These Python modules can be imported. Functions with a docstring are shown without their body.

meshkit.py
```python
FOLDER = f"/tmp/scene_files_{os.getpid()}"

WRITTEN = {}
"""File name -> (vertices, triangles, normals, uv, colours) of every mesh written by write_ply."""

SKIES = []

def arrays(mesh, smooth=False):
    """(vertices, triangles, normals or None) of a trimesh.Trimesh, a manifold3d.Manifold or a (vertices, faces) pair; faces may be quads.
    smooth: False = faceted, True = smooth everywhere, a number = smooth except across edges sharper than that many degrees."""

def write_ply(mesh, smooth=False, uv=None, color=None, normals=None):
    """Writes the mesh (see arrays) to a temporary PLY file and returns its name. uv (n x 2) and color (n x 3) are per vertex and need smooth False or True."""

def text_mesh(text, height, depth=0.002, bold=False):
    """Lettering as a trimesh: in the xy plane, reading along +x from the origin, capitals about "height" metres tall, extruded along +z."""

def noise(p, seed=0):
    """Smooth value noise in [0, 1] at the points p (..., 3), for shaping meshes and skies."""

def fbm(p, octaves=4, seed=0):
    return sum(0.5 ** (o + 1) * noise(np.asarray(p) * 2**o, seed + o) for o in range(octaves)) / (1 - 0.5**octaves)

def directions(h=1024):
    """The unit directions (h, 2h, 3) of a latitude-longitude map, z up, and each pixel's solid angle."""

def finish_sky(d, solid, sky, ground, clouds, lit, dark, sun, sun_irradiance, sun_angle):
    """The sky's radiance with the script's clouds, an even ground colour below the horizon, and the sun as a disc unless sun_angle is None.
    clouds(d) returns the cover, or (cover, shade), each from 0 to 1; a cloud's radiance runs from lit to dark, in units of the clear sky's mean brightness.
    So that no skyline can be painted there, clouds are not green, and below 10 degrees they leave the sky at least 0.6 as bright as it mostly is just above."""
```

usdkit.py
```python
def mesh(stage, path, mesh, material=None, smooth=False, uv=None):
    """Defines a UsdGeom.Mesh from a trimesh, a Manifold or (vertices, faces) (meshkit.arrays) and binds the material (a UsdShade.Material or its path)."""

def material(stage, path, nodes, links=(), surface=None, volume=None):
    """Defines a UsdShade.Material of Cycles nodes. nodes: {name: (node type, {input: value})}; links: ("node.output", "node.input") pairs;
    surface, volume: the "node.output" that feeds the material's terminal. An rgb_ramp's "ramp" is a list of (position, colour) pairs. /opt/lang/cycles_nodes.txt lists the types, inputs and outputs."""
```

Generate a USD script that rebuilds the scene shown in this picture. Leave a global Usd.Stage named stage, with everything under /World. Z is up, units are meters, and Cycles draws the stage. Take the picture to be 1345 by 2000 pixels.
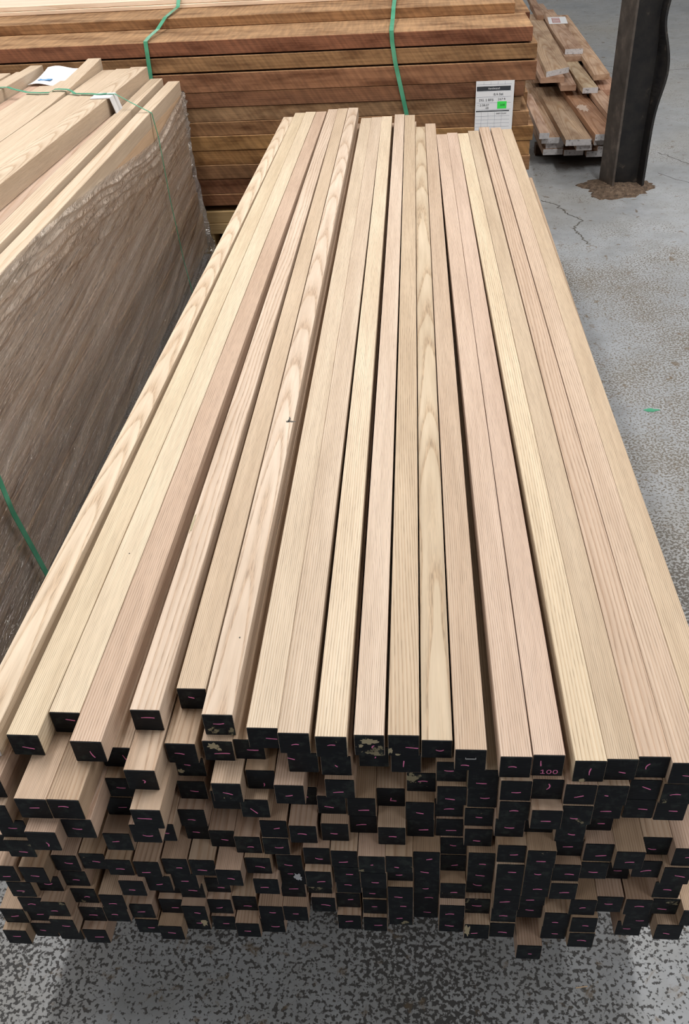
import math, random
import numpy as np, trimesh, usdkit, meshkit
from pxr import Usd, UsdGeom, UsdLux, UsdShade, Gf, Sdf, Vt
from shapely.geometry import Polygon

stage = Usd.Stage.CreateInMemory()
UsdGeom.SetStageUpAxis(stage, UsdGeom.Tokens.z); UsdGeom.SetStageMetersPerUnit(stage, 1.0)
world = UsdGeom.Xform.Define(stage, '/World'); stage.SetDefaultPrim(world.GetPrim())

# ------------------------------------------------------------------ camera
CAM_H = 1.7031
cam = UsdGeom.Camera.Define(stage, '/World/camera')
R_ = ((0.996841, 0.062551, -0.048950), (-0.000000, 0.616280, 0.787527), (0.079427, -0.785039, 0.614333))   # right, up, back
cam.AddTransformOp().Set(Gf.Matrix4d(*R_[0], 0, *R_[1], 0, *R_[2], 0, 0, 0, CAM_H, 1))
cam.CreateHorizontalApertureAttr(36.0); cam.CreateVerticalApertureAttr(36.0 * 2000 / 1345)
cam.CreateFocalLengthAttr(36.0 * 1700.57 / 1345); cam.CreateClippingRangeAttr(Gf.Vec2f(0.05, 200))
cam.CreateExposureAttr(0.0)

# ------------------------------------------------------------------ light: rows of ceiling strip lamps of the hall
CEIL = 4.6
LAMPS = [(x, y, p) for y, p in ((-3.2, 27.0), (2.9, 30.0), (9.5, 5.0), (16.0, 12.0)) for x in (-7.2, -4.4, -1.5, 1.4, 4.3, 7.2) if not (y < 0 and abs(x) < 1.6)]
for i_, (x_, y_, p_) in enumerate(LAMPS):
    l_ = UsdLux.RectLight.Define(stage, '/World/ceiling_lamp_%03d' % i_); l_.AddTranslateOp().Set((x_, y_, CEIL - .08))
    l_.CreateWidthAttr(0.35); l_.CreateHeightAttr(3.6); l_.CreateIntensityAttr(p_); l_.CreateColorAttr(Gf.Vec3f(1.0, 0.965, 0.92))

# ------------------------------------------------------------------ helpers
rng = np.random.default_rng(11)
L_ = '/World/Looks/'
UsdGeom.Scope.Define(stage, '/World/Looks')
def lin(r, g, b, k=1.0, sat=.62):
    c = np.array([r, g, b], float) / 255; m_ = c @ (.3, .59, .11); c = m_ + sat * (c - m_)
    return tuple(np.where(c <= .04045, c / 12.92, ((c + .055) / 1.055) ** 2.4) * k)
used = {}
def uniq(parent, name):
    k = parent + '/' + name; n = used.get(k, 0); used[k] = n + 1
    return k if n == 0 else '%s_%03d' % (k, n)
def tag(p, label=None, cat=None, group=None, kind=None):
    for k, v in (('label', label), ('category', cat), ('group', group), ('kind', kind)):
        if v: p.SetCustomDataByKey(k, v)
    return p
def thing(name, label, cat, loc=(0, 0, 0), rz=0, group=None):
    x = UsdGeom.Xform.Define(stage, uniq('/World', name)); x.AddTranslateOp().Set(Gf.Vec3d(*map(float, loc)))
    if rz: x.AddRotateZOp().Set(float(rz))
    return tag(x.GetPrim(), label, cat, group)
def obj(name, mesh, mat, parent='/World', label=None, gp=None, tint=None, wear=None, smooth=False):
    p = parent if isinstance(parent, str) else str(parent.GetPath())
    m = usdkit.mesh(stage, uniq(p, name), mesh, mat, smooth=smooth)
    api = UsdGeom.PrimvarsAPI(m)
    n = len(m.GetPointsAttr().Get())
    if gp is not None: api.CreatePrimvar('gp', Sdf.ValueTypeNames.Float3Array, 'vertex').Set(Vt.Vec3fArray.FromNumpy(np.asarray(gp, np.float32)))
    if tint is not None: api.CreatePrimvar('tint', Sdf.ValueTypeNames.Color3fArray, 'vertex').Set(Vt.Vec3fArray.FromNumpy(np.float32(tint) if np.ndim(tint) == 2 else np.tile(np.float32(tint), (n, 1))))
    if wear is not None: api.CreatePrimvar('wear', Sdf.ValueTypeNames.FloatArray, 'vertex').Set(Vt.FloatArray.FromNumpy(np.full(n, wear, np.float32)))
    if label: m.GetPrim().SetCustomDataByKey('label', label)
    return m.GetPrim()
def prism(w, t, y0, y1, c=.0008, s=1.0, taper=None):
    """chamfered bar: width w along x, thickness t along z (bottom at 0), from y0 to y1"""
    a, b = w / 2, t
    sec = np.array([(-a + c, 0), (a - c, 0), (a, c), (a, b - c), (a - c, b), (-a + c, b), (-a, b - c), (-a, c)])
    if s != 1: sec = (sec - [0, t / 2]) * s + [0, t / 2]
    v = np.array([(x, y, z) for y in (y0, y1) for x, z in sec]); f = []
    for i in range(8):
        j = (i + 1) % 8; f += [(i, j, 8 + j), (i, 8 + j, 8 + i)]
    for i in range(1, 7): f += [(0, i + 1, i), (8, 8 + i, 8 + i + 1)]
    return v, np.array(f)[:, ::-1]
def fixn(v, f):
    m = trimesh.Trimesh(v, f, process=False); 
    if m.volume < 0: f = np.asarray(f)[:, ::-1]
    return np.asarray(v), np.asarray(f)
def box(x0, x1, y0, y1, z0, z1):
    m = trimesh.creation.box(extents=(x1 - x0, y1 - y0, z1 - z0)); m.apply_translation(((x0 + x1) / 2, (y0 + y1) / 2, (z0 + z1) / 2)); return m
def grain(v, dist=None, ang=None, tx=None, tz=None, sc=1.0, r=rng):
    """wood coordinates: distance from a pith line that runs roughly along the board"""
    d = r.uniform(.05, .28) if dist is None else dist
    a = r.uniform(0, 2 * math.pi) if ang is None else ang
    tx = r.normal(0, .004) if tx is None else tx; tz = r.normal(0, .004) if tz is None else tz
    v = np.asarray(v)
    return np.stack([(v[:, 0] + tx * v[:, 1] + d * math.cos(a)) * sc, v[:, 1] + r.uniform(0, 40), (v[:, 2] + tz * v[:, 1] + d * math.sin(a)) * sc], 1)
def ribbon(pts, w, h=.0003):
    """strap: a thin band along 3-D points, w wide across the path (in the horizontal direction square to it), h thick"""
    p = np.asarray(pts, float); t = np.gradient(p, axis=0); t /= np.linalg.norm(t, axis=1, keepdims=True)
    return p, t
def band(pts, side, w, h):
    p = np.asarray(pts, float); side = np.asarray(side, float); t = np.gradient(p, axis=0); t /= np.linalg.norm(t, axis=1, keepdims=True)
    s = np.broadcast_to(side, p.shape).copy(); s -= (s * t).sum(1, keepdims=True) * t; s /= np.linalg.norm(s, axis=1, keepdims=True)
    n = np.cross(t, s); ring = np.stack([p + s * w / 2 + n * h / 2, p - s * w / 2 + n * h / 2, p - s * w / 2 - n * h / 2, p + s * w / 2 - n * h / 2], 1)
    v = ring.reshape(-1, 3); f = []
    for i in range(len(p) - 1):
        for j in range(4):
            a, b = 4 * i + j, 4 * i + (j + 1) % 4; f += [(a, b, b + 4), (a, b + 4, a + 4)]
    e = 4 * (len(p) - 1); f += [(0, 2, 1), (0, 3, 2), (e, e + 1, e + 2), (e, e + 2, e + 3)]
    return fixn(v, np.array(f))
def dense(pts, n=6):
    p = np.asarray(pts, float); out = []
    for a, b in zip(p[:-1], p[1:]): out += [a + (b - a) * i / n for i in range(n)]
    return np.array(out + [p[-1]])

# ------------------------------------------------------------------ materials
def mat(name, nodes, links, surface='p.BSDF'): return usdkit.material(stage, L_ + name, nodes, links, surface=surface)
def plain(name, col, rough=.6, metal=0., spec=.5): return mat(name, {'p': ('principled_bsdf', {'base_color': col, 'roughness': rough, 'metallic': metal, 'specular_ior_level': spec})}, [])
def wood(name, ring=.0026, early=(.86, .79, .73), e1=.30, pore=.70, rough=.62, saw=0., blotch=None):
    N = {'g': ('attribute', {'attribute': 'gp'}), 't': ('attribute', {'attribute': 'tint'}),
         'ms': ('vector_math', {'math_type': 'multiply', 'vector2': (9, .9, 9)}), 'wn': ('noise_texture', {'scale': 1.0, 'detail': 3.0}),
         'ws': ('vector_math', {'math_type': 'subtract', 'vector2': (.5, .5, .5)}), 'wm': ('vector_math', {'math_type': 'multiply', 'vector2': (.016, 0, .016)}),
         'wa': ('vector_math', {'math_type': 'add'}), 'fl': ('vector_math', {'math_type': 'multiply', 'vector2': (1, 0, 1)}), 'le': ('vector_math', {'math_type': 'length'}),
         'dv': ('math', {'math_type': 'divide', 'value2': ring}), 'fr': ('math', {'math_type': 'fraction'}),
         'rr': ('rgb_ramp', {'ramp': [(0, (0, 0, 0)), (.08, (.0, .0, .0)), (e1, (.62, .62, .62)), (.62, (1, 1, 1)), (.93, (.9, .9, .9)), (1, (0, 0, 0))]}),
         'ps': ('vector_math', {'math_type': 'multiply', 'vector2': (1100, 26, 1100)}), 'pn': ('noise_texture', {'scale': 1.0, 'detail': 1.0}),
         'pr': ('rgb_ramp', {'ramp': [(.40, (pore, pore, pore)), (.52, (1, 1, 1))]}),
         'fs': ('vector_math', {'math_type': 'multiply', 'vector2': (170, 5, 170)}), 'fn': ('noise_texture', {'scale': 1.0, 'detail': 2.0}),
         'fr2': ('rgb_ramp', {'ramp': [(.3, (.90, .885, .87)), (.7, (1.05, 1.05, 1.05))]}),
         'bs': ('vector_math', {'math_type': 'multiply', 'vector2': (22, 1.6, 22)}), 'bn': ('noise_texture', {'scale': 1.0, 'detail': 3.0}),
         'br': ('rgb_ramp', {'ramp': [(.3, (.90, .87, .84)), (.7, (1.05, 1.05, 1.05))]}),
         'ec': ('mix_color', {'blend_type': 'multiply', 'fac': 1.0, 'b': early, 'use_clamp': False}),
         'pm': ('mix_color', {'blend_type': 'multiply', 'fac': 1.0}), 'mx': ('mix_color', {'blend_type': 'mix'}),
         'm2': ('mix_color', {'blend_type': 'multiply', 'fac': 1.0, 'use_clamp': False}), 'm3': ('mix_color', {'blend_type': 'multiply', 'fac': 1.0, 'use_clamp': False}),
         'bu': ('bump', {'strength': .18, 'distance': .0006}),
         'p': ('principled_bsdf', {'roughness': rough, 'specular_ior_level': .28})}
    K = [('g.vector', 'ms.vector1'), ('ms.vector', 'wn.vector'), ('wn.color', 'ws.vector1'), ('ws.vector', 'wm.vector1'), ('wm.vector', 'wa.vector1'), ('g.vector', 'wa.vector2'),
         ('wa.vector', 'fl.vector1'), ('fl.vector', 'le.vector1'), ('le.value', 'dv.value1'), ('dv.value', 'fr.value1'), ('fr.value', 'rr.fac'),
         ('g.vector', 'ps.vector1'), ('ps.vector', 'pn.vector'), ('pn.fac', 'pr.fac'), ('g.vector', 'bs.vector1'), ('bs.vector', 'bn.vector'), ('bn.fac', 'br.fac'),
         ('g.vector', 'fs.vector1'), ('fs.vector', 'fn.vector'), ('fn.fac', 'fr2.fac'),
         ('t.color', 'ec.a'), ('ec.result', 'pm.a'), ('pr.color', 'pm.b'), ('rr.color', 'mx.fac'), ('pm.result', 'mx.a'), ('t.color', 'mx.b'),
         ('mx.result', 'm2.a'), ('br.color', 'm2.b'), ('m2.result', 'm3.a'), ('fr2.color', 'm3.b'), ('pn.fac', 'bu.height'), ('bu.normal', 'p.normal')]
    last = 'm3.result'
    if blotch:
        N['qs'] = ('vector_math', {'math_type': 'multiply', 'vector2': (9, 3.2, 16)}); N['qn'] = ('noise_texture', {'scale': 1.0, 'detail': 5.0, 'roughness': .62})
        N['qr'] = ('rgb_ramp', {'ramp': [(.34, blotch), (.5, (.92, .9, .88)), (.7, (1.12, 1.1, 1.05))]}); N['m4'] = ('mix_color', {'blend_type': 'multiply', 'fac': 1.0, 'use_clamp': False})
        K += [('g.vector', 'qs.vector1'), ('qs.vector', 'qn.vector'), ('qn.fac', 'qr.fac'), (last, 'm4.a'), ('qr.color', 'm4.b')]; last = 'm4.result'
    if saw:
        N['sq'] = ('vector_rotate', {'rotate_type': 'x_axis', 'angle': .62}); N['ss'] = ('vector_math', {'math_type': 'multiply', 'vector2': (6, 75, 7)}); N['sv'] = ('noise_texture', {'scale': 1., 'detail': 2.0})
        N['sr'] = ('rgb_ramp', {'ramp': [(.36, (1 - saw, 1 - saw, 1 - saw)), (.64, (1.07, 1.06, 1.04))]}); N['m5'] = ('mix_color', {'blend_type': 'multiply', 'fac': 1.0, 'use_clamp': False})
        N['b2'] = ('bump', {'strength': .12, 'distance': .001})
        K += [('g.vector', 'sq.vector'), ('sq.vector', 'ss.vector1'), ('ss.vector', 'sv.vector'), ('sv.fac', 'sr.fac'), (last, 'm5.a'), ('sr.color', 'm5.b'), ('sv.fac', 'b2.height'), ('bu.normal', 'b2.normal')]; last = 'm5.result'
        K = [k for k in K if k != ('bu.normal', 'p.normal')] + [('b2.normal', 'p.normal')]
    return mat(name, N, K + [(last, 'p.base_color')])
OAK = wood('planed_oak')
BEECH = wood('planed_pale_hardwood', ring=.0042, early=(.90, .84, .78), pore=.85, rough=.6)
SAWN = wood('rough_sawn_hardwood', ring=.009, early=(.93, .91, .89), pore=.8, rough=.85, saw=.2, blotch=(.5, .42, .36))
PINE = wood('pallet_pine', ring=.006, early=(.78, .68, .52), pore=.95, rough=.8)
MIXED = wood('planed_cherry', ring=.005, early=(.82, .72, .62), pore=.85, rough=.65, blotch=(.62, .52, .45))
SEAL = mat('black_end_sealer', {
    'g': ('attribute', {'attribute': 'gp'}), 'w': ('attribute', {'attribute': 'wear'}), 't': ('attribute', {'attribute': 'tint'}),
    'n1': ('noise_texture', {'scale': 70., 'detail': 5., 'roughness': .6}), 'n2': ('noise_texture', {'scale': 26., 'detail': 6., 'roughness': .65}), 'st': ('vector_math', {'math_type': 'multiply', 'vector2': (90, 90, 900)}), 'n3': ('noise_texture', {'scale': 1., 'detail': 3.}),
    'a1': ('math', {'math_type': 'add'}), 'c1': ('rgb_ramp', {'ramp': [(.765, (0, 0, 0)), (.795, (1, 1, 1))]}),
    'a2': ('math', {'math_type': 'multiply_add', 'value2': .42}), 'c2': ('rgb_ramp', {'ramp': [(.54, (0, 0, 0)), (.72, (.7, .7, .7))]}),
    'g1': ('mix_color', {'a': (.0048, .0068, .0105), 'b': (.028, .037, .036)}), 'g2': ('mix_color', {'b': (.26, .23, .15)}),
    'bu': ('bump', {'strength': .35, 'distance': .0006}), 'p': ('principled_bsdf', {'roughness': .55, 'specular_ior_level': .2})},
    [('g.vector', 'n1.vector'), ('g.vector', 'n2.vector'), ('g.vector', 'st.vector1'), ('st.vector', 'n3.vector'),
     ('n2.fac', 'a1.value1'), ('w.fac', 'a1.value2'), ('a1.value', 'c1.fac'), ('w.fac', 'a2.value1'), ('n1.fac', 'a2.value3'), ('a2.value', 'c2.fac'),
     ('c2.color', 'g1.fac'), ('g1.result', 'g2.a'), ('c1.color', 'g2.fac'), ('g2.result', 'p.base_color'), ('n3.fac', 'bu.height'), ('bu.normal', 'p.normal')])
PINK = plain('pink_crayon', (.80, .21, .46), .7)
BARE = plain('bare_scraped_wood', lin(196, 176, 128, .8), .8)
WHITEM = plain('white_smear', (.62, .66, .72), .7)
STEEL = plain('zinc_staple', (.62, .64, .66), .35, .6)
STRAP = mat('green_strap', {'g': ('geometry', {}), 'n': ('noise_texture', {'scale': 14., 'detail': 2.}), 'r': ('rgb_ramp', {'ramp': [(.3, (.045, .26, .15)), (.7, (.10, .38, .24))]}),
    'p': ('principled_bsdf', {'roughness': .32})}, [('g.position', 'n.vector'), ('n.fac', 'r.fac'), ('r.color', 'p.base_color')])
PAPER = plain('white_paper', (.78, .80, .84), .7)
CARD = plain('white_card', (.72, .73, .76), .55)
INK = plain('dark_print', (.035, .04, .05), .7)
GREYINK = plain('grey_print', (.30, .33, .40), .7)
REDINK = plain('red_print', (.42, .17, .15), .7)
BLUEINK = plain('blue_print', (.10, .28, .55), .7)
NEON = plain('green_sticker', (.05, .80, .10), .6)
WHITEEND = mat('white_end_paint', {'g': ('geometry', {}), 'n': ('noise_texture', {'scale': 60., 'detail': 4.}), 'r': ('rgb_ramp', {'ramp': [(.30, (.20, .195, .20)), (.42, (.60, .59, .61)), (.7, (.70, .69, .71))]}), 'p': ('principled_bsdf', {'roughness': .8})},
    [('g.position', 'n.vector'), ('n.fac', 'r.fac'), ('r.color', 'p.base_color')])
POSTM = mat('dark_post_paint', {'g': ('geometry', {}), 'n': ('noise_texture', {'scale': 16., 'detail': 6., 'roughness': .65}), 'r': ('rgb_ramp', {'ramp': [(.35, (.010, .010, .012)), (.62, (.022, .020, .019)), (.70, (.075, .06, .05))]}),
    'b': ('bump', {'strength': .3, 'distance': .004}), 'p': ('principled_bsdf', {'roughness': .5, 'specular_ior_level': .4})}, [('g.position', 'n.vector'), ('n.fac', 'r.fac'), ('r.color', 'p.base_color'), ('n.fac', 'b.height'), ('b.normal', 'p.normal')])
FLANGE = mat('worn_flange_paint', {'g': ('geometry', {}), 'n': ('noise_texture', {'scale': 12., 'detail': 6., 'roughness': .65}), 'r': ('rgb_ramp', {'ramp': [(.3, (.035, .028, .023)), (.55, (.075, .06, .05)), (.72, (.15, .12, .10))]}),
    'p': ('principled_bsdf', {'roughness': .55})}, [('g.position', 'n.vector'), ('n.fac', 'r.fac'), ('r.color', 'p.base_color')])
DIRT = mat('rusty_grit', {'g': ('geometry', {}), 'n': ('noise_texture', {'scale': 45., 'detail': 6., 'roughness': .7}), 'r': ('rgb_ramp', {'ramp': [(.32, (.04, .027, .02)), (.5, (.12, .08, .053)), (.7, (.22, .16, .115))]}),
    'b': ('bump', {'strength': .8, 'distance': .01}), 'p': ('principled_bsdf', {'roughness': .95})}, [('g.position', 'n.vector'), ('n.fac', 'r.fac'), ('r.color', 'p.base_color'), ('n.fac', 'b.height'), ('b.normal', 'p.normal')])
CRACK = plain('crack_filler', (.10, .095, .085), .9)
FLOORM = mat('worn_painted_concrete', {
    'g': ('geometry', {}), 'n1': ('noise_texture', {'scale': 120., 'detail': 2.5, 'roughness': .55}), 'n2': ('noise_texture', {'scale': 2.2, 'detail': 5., 'roughness': .6}), 'n3': ('noise_texture', {'scale': 22., 'detail': 5., 'roughness': .6, 'distortion': .6}), 'n4': ('noise_texture', {'scale': .55, 'detail': 4.}),
    'n5': ('noise_texture', {'scale': 8., 'detail': 6., 'roughness': .7}),
    'a': ('math', {'math_type': 'multiply_add', 'value2': .55}), 'sx': ('separate_xyz', {}), 'yr': ('map_range', {'value': 1., 'from_min': 3.9, 'from_max': 4.8, 'to_min': 0., 'to_max': -.14, 'clamp': True}), 'ay': ('math', {'math_type': 'add'}), 'r1': ('rgb_ramp', {'ramp': [(.765, (0, 0, 0)), (.825, (1, 1, 1))]}),
    'r3': ('rgb_ramp', {'ramp': [(.60, (0, 0, 0)), (.68, (.8, .8, .8))]}), 'r2': ('rgb_ramp', {'ramp': [(.3, (.26, .28, .305)), (.7, (.37, .39, .41))]}),
    'r5': ('rgb_ramp', {'ramp': [(.35, (.86, .85, .83)), (.6, (1.04, 1.04, 1.05))]}),
    'r4': ('rgb_ramp', {'ramp': [(.45, (0, 0, 0)), (.7, (.5, .5, .5))]}),
    'c0': ('mix_color', {'blend_type': 'multiply', 'fac': 1.0}), 'c4': ('mix_color', {'b': (.34, .315, .27)}), 'y2': ('map_range', {'value': 0., 'from_min': .9, 'from_max': 2.4, 'to_min': 0., 'to_max': 1., 'clamp': True}), 'cs': ('mix_color', {'a': (.070, .070, .072), 'b': (.165, .152, .135)}), 'c1': ('mix_color', {}), 'c2': ('mix_color', {'b': (.14, .105, .07)}),
    'b': ('bump', {'strength': .35, 'distance': .0025, 'invert': True}), 'rg': ('rgb_ramp', {'ramp': [(0, (.42, .42, .42)), (1, (.85, .85, .85))]}), 'p': ('principled_bsdf', {'specular_ior_level': .4})},
    [('g.position', k + '.vector') for k in ('n1', 'n2', 'n3', 'n4', 'n5')] +
    [('n2.fac', 'a.value1'), ('n1.fac', 'a.value3'), ('a.value', 'ay.value1'), ('g.position', 'sx.vector'), ('sx.y', 'yr.value'), ('yr.result', 'ay.value2'), ('ay.value', 'r1.fac'), ('n3.fac', 'r3.fac'), ('n2.fac', 'r2.fac'), ('n5.fac', 'r5.fac'), ('n4.fac', 'r4.fac'),
     ('r2.color', 'c0.a'), ('r5.color', 'c0.b'), ('c0.result', 'c4.a'), ('r4.color', 'c4.fac'), ('c4.result', 'c1.a'), ('r1.color', 'c1.fac'), ('sx.y', 'y2.value'), ('y2.result', 'cs.fac'), ('cs.result', 'c1.b'), ('c1.result', 'c2.a'), ('r3.color', 'c2.fac'), ('c2.result', 'p.base_color'),
     ('r1.color', 'b.height'), ('b.normal', 'p.normal'), ('r1.color', 'rg.fac'), ('rg.color', 'p.roughness')])
WRAP = mat('stretch_film', {
    'g': ('geometry', {}), 'vr': ('vector_rotate', {'rotate_type': 'x_axis', 'angle': -.10}), 'ms': ('vector_math', {'math_type': 'multiply', 'vector2': (10, 1.6, 34)}), 'n': ('noise_texture', {'scale': 1., 'detail': 5., 'roughness': .62, 'distortion': .5}),
    'ms2': ('vector_math', {'math_type': 'multiply', 'vector2': (10, 16, 120)}), 'n2': ('noise_texture', {'scale': 1., 'detail': 2., 'distortion': .3}),
    'ad': ('math', {'math_type': 'multiply_add', 'value2': .5}), 'b': ('bump', {'strength': 1.0, 'distance': .06}), 'hz': ('rgb_ramp', {'ramp': [(.36, (.05, .05, .05)), (.74, (.40, .40, .40))]}),
    'f': ('fresnel', {'IOR': 1.5}), 'fm': ('math', {'math_type': 'maximum', 'value2': .13}), 'tr': ('transparent_bsdf', {'color': (.97, .965, .96)}), 'df': ('diffuse_bsdf', {'color': (.80, .70, .61)}), 'gl': ('glossy_bsdf', {'color': (1, 1, 1), 'roughness': .15}),
    'sz': ('separate_xyz', {}), 'zr': ('map_range', {'value': 0., 'from_min': .58, 'from_max': .86, 'to_min': 0., 'to_max': .30, 'clamp': True}), 'zm': ('math', {'math_type': 'multiply'}), 'za': ('math', {'math_type': 'add', 'use_clamp': True}), 'm1': ('mix_closure', {}), 'm2': ('mix_closure', {})},  # whiter towards the top: overlapped film layers, plus broad highlights painted as haze
    [('g.position', 'vr.vector'), ('vr.vector', 'ms.vector1'), ('ms.vector', 'n.vector'), ('vr.vector', 'ms2.vector1'), ('ms2.vector', 'n2.vector'), ('n2.fac', 'ad.value1'), ('n.fac', 'ad.value3'), ('ad.value', 'b.height'),
     ('b.normal', 'f.normal'), ('b.normal', 'gl.normal'), ('n.fac', 'hz.fac'), ('g.position', 'sz.vector'), ('sz.z', 'zr.value'), ('zr.result', 'zm.value1'), ('n2.fac', 'zm.value2'), ('zm.value', 'za.value1'), ('hz.color', 'za.value2'), ('za.value', 'm1.fac'), ('tr.BSDF', 'm1.closure1'), ('df.BSDF', 'm1.closure2'), ('f.fac', 'fm.value1'), ('fm.value', 'm2.fac'), ('m1.closure', 'm2.closure1'), ('gl.BSDF', 'm2.closure2')], surface='m2.closure')

# ------------------------------------------------------------------ the setting
FL = obj('floor', box(-20, 20, -12, 32, -.2, 0), FLOORM); tag(FL, 'worn grey painted concrete floor', None, None, 'structure')
WALLM = plain('painted_hall_wall', (.52, .52, .50), .8); CEILM = plain('white_hall_ceiling', (.72, .72, .70), .85)
obj('ceiling', box(-20, 20, -12, 32, CEIL, CEIL + .2), CEILM); obj('wall_left', box(-20.2, -20, -12, 32, 0, CEIL), WALLM); obj('wall_right', box(20, 20.2, -12, 32, 0, CEIL), WALLM)
obj('wall_back', box(-20, 20, 32, 32.2, 0, CEIL), WALLM); obj('wall_front', box(-20, 20, -12.2, -12, 0, CEIL), WALLM)
for n_ in ('ceiling', 'wall_left', 'wall_right', 'wall_back', 'wall_front'): tag(stage.GetPrimAtPath('/World/' + n_), None, None, None, 'structure')
def crack(pts, w, seed):
    from shapely.geometry import LineString
    r = np.random.default_rng(seed); p = dense(np.c_[np.array(pts, float), np.zeros(len(pts))], 9)[:, :2]; p += r.normal(0, .006, p.shape)
    g = LineString(p).buffer(w / 2, quad_segs=1)
    m = trimesh.creation.extrude_polygon(g, .0006, engine='earcut'); m.apply_translation((0, 0, -.0002)); return m
for pts, w, sd in (([(.72, 5.05), (.80, 4.98), (.83, 4.85), (.90, 4.72), (.84, 4.6), (.86, 4.5), (.88, 4.38)], .007, 1), ([(1.55, 5.9), (1.7, 5.6), (1.95, 5.35)], .006, 2), ([(1.45, 5.5), (1.75, 5.05), (1.85, 4.8)], .004, 3), ([(1.4, 8.6), (2.1, 8.2), (2.8, 8.3)], .008, 4)):
    obj('crack', crack(pts, w, sd), CRACK, FL)

# ------------------------------------------------------------------ front stack: squared oak boards with sealed black ends
T = .0466; TOP = .70
ORD = ['first', 'second', 'third', 'fourth', 'fifth', 'sixth', 'seventh', 'eighth', 'ninth', 'tenth', 'eleventh', 'twelfth', 'thirteenth', 'fourteenth', 'fifteenth', 'sixteenth', 'seventeenth', 'eighteenth', 'nineteenth', 'twentieth', 'twenty-first', 'twenty-second', 'twenty-third', 'twenty-fourth', 'twenty-fifth'] + ['thirtieth'] * 4
FRONT = 'oak boards in the front stack'
def face_piece(poly, y, h=.00035):
    """flat piece on a board end: polygon in (x, z) of the end face, proud of it by h"""
    m = trimesh.creation.extrude_polygon(poly, h, engine='earcut'); v = np.asarray(m.vertices)
    return fixn(np.stack([v[:, 0], y - v[:, 2], v[:, 1]], 1), m.faces)
def tick_poly(u, v, w, t, ln, ang, curve, thick):
    from shapely.geometry import LineString
    s = np.linspace(-.5, .5, 7); a = math.radians(ang); x = s * ln; z = curve * (1 - 4 * s * s) * ln
    X = u * w + x * math.cos(a) - z * math.sin(a); Z = (1 - v) * t + x * math.sin(a) + z * math.cos(a)
    parts = [LineString(np.c_[X, Z][i:i + 2]).buffer(thick / 2 * (1.15 - .35 * abs(s[i] - .15) * 2), quad_segs=2) for i in range(6)]
    from shapely import union_all
    return union_all(parts).simplify(.0001)
def blob(cx, cz, rx, rz, seed, n=22):
    r = np.random.default_rng(seed); a = np.linspace(0, 2 * math.pi, n, endpoint=False); k = .55 + .6 * r.random(n)
    return Polygon(np.c_[cx + rx * k * np.cos(a), cz + rz * k * np.sin(a)]).buffer(0)
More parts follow.
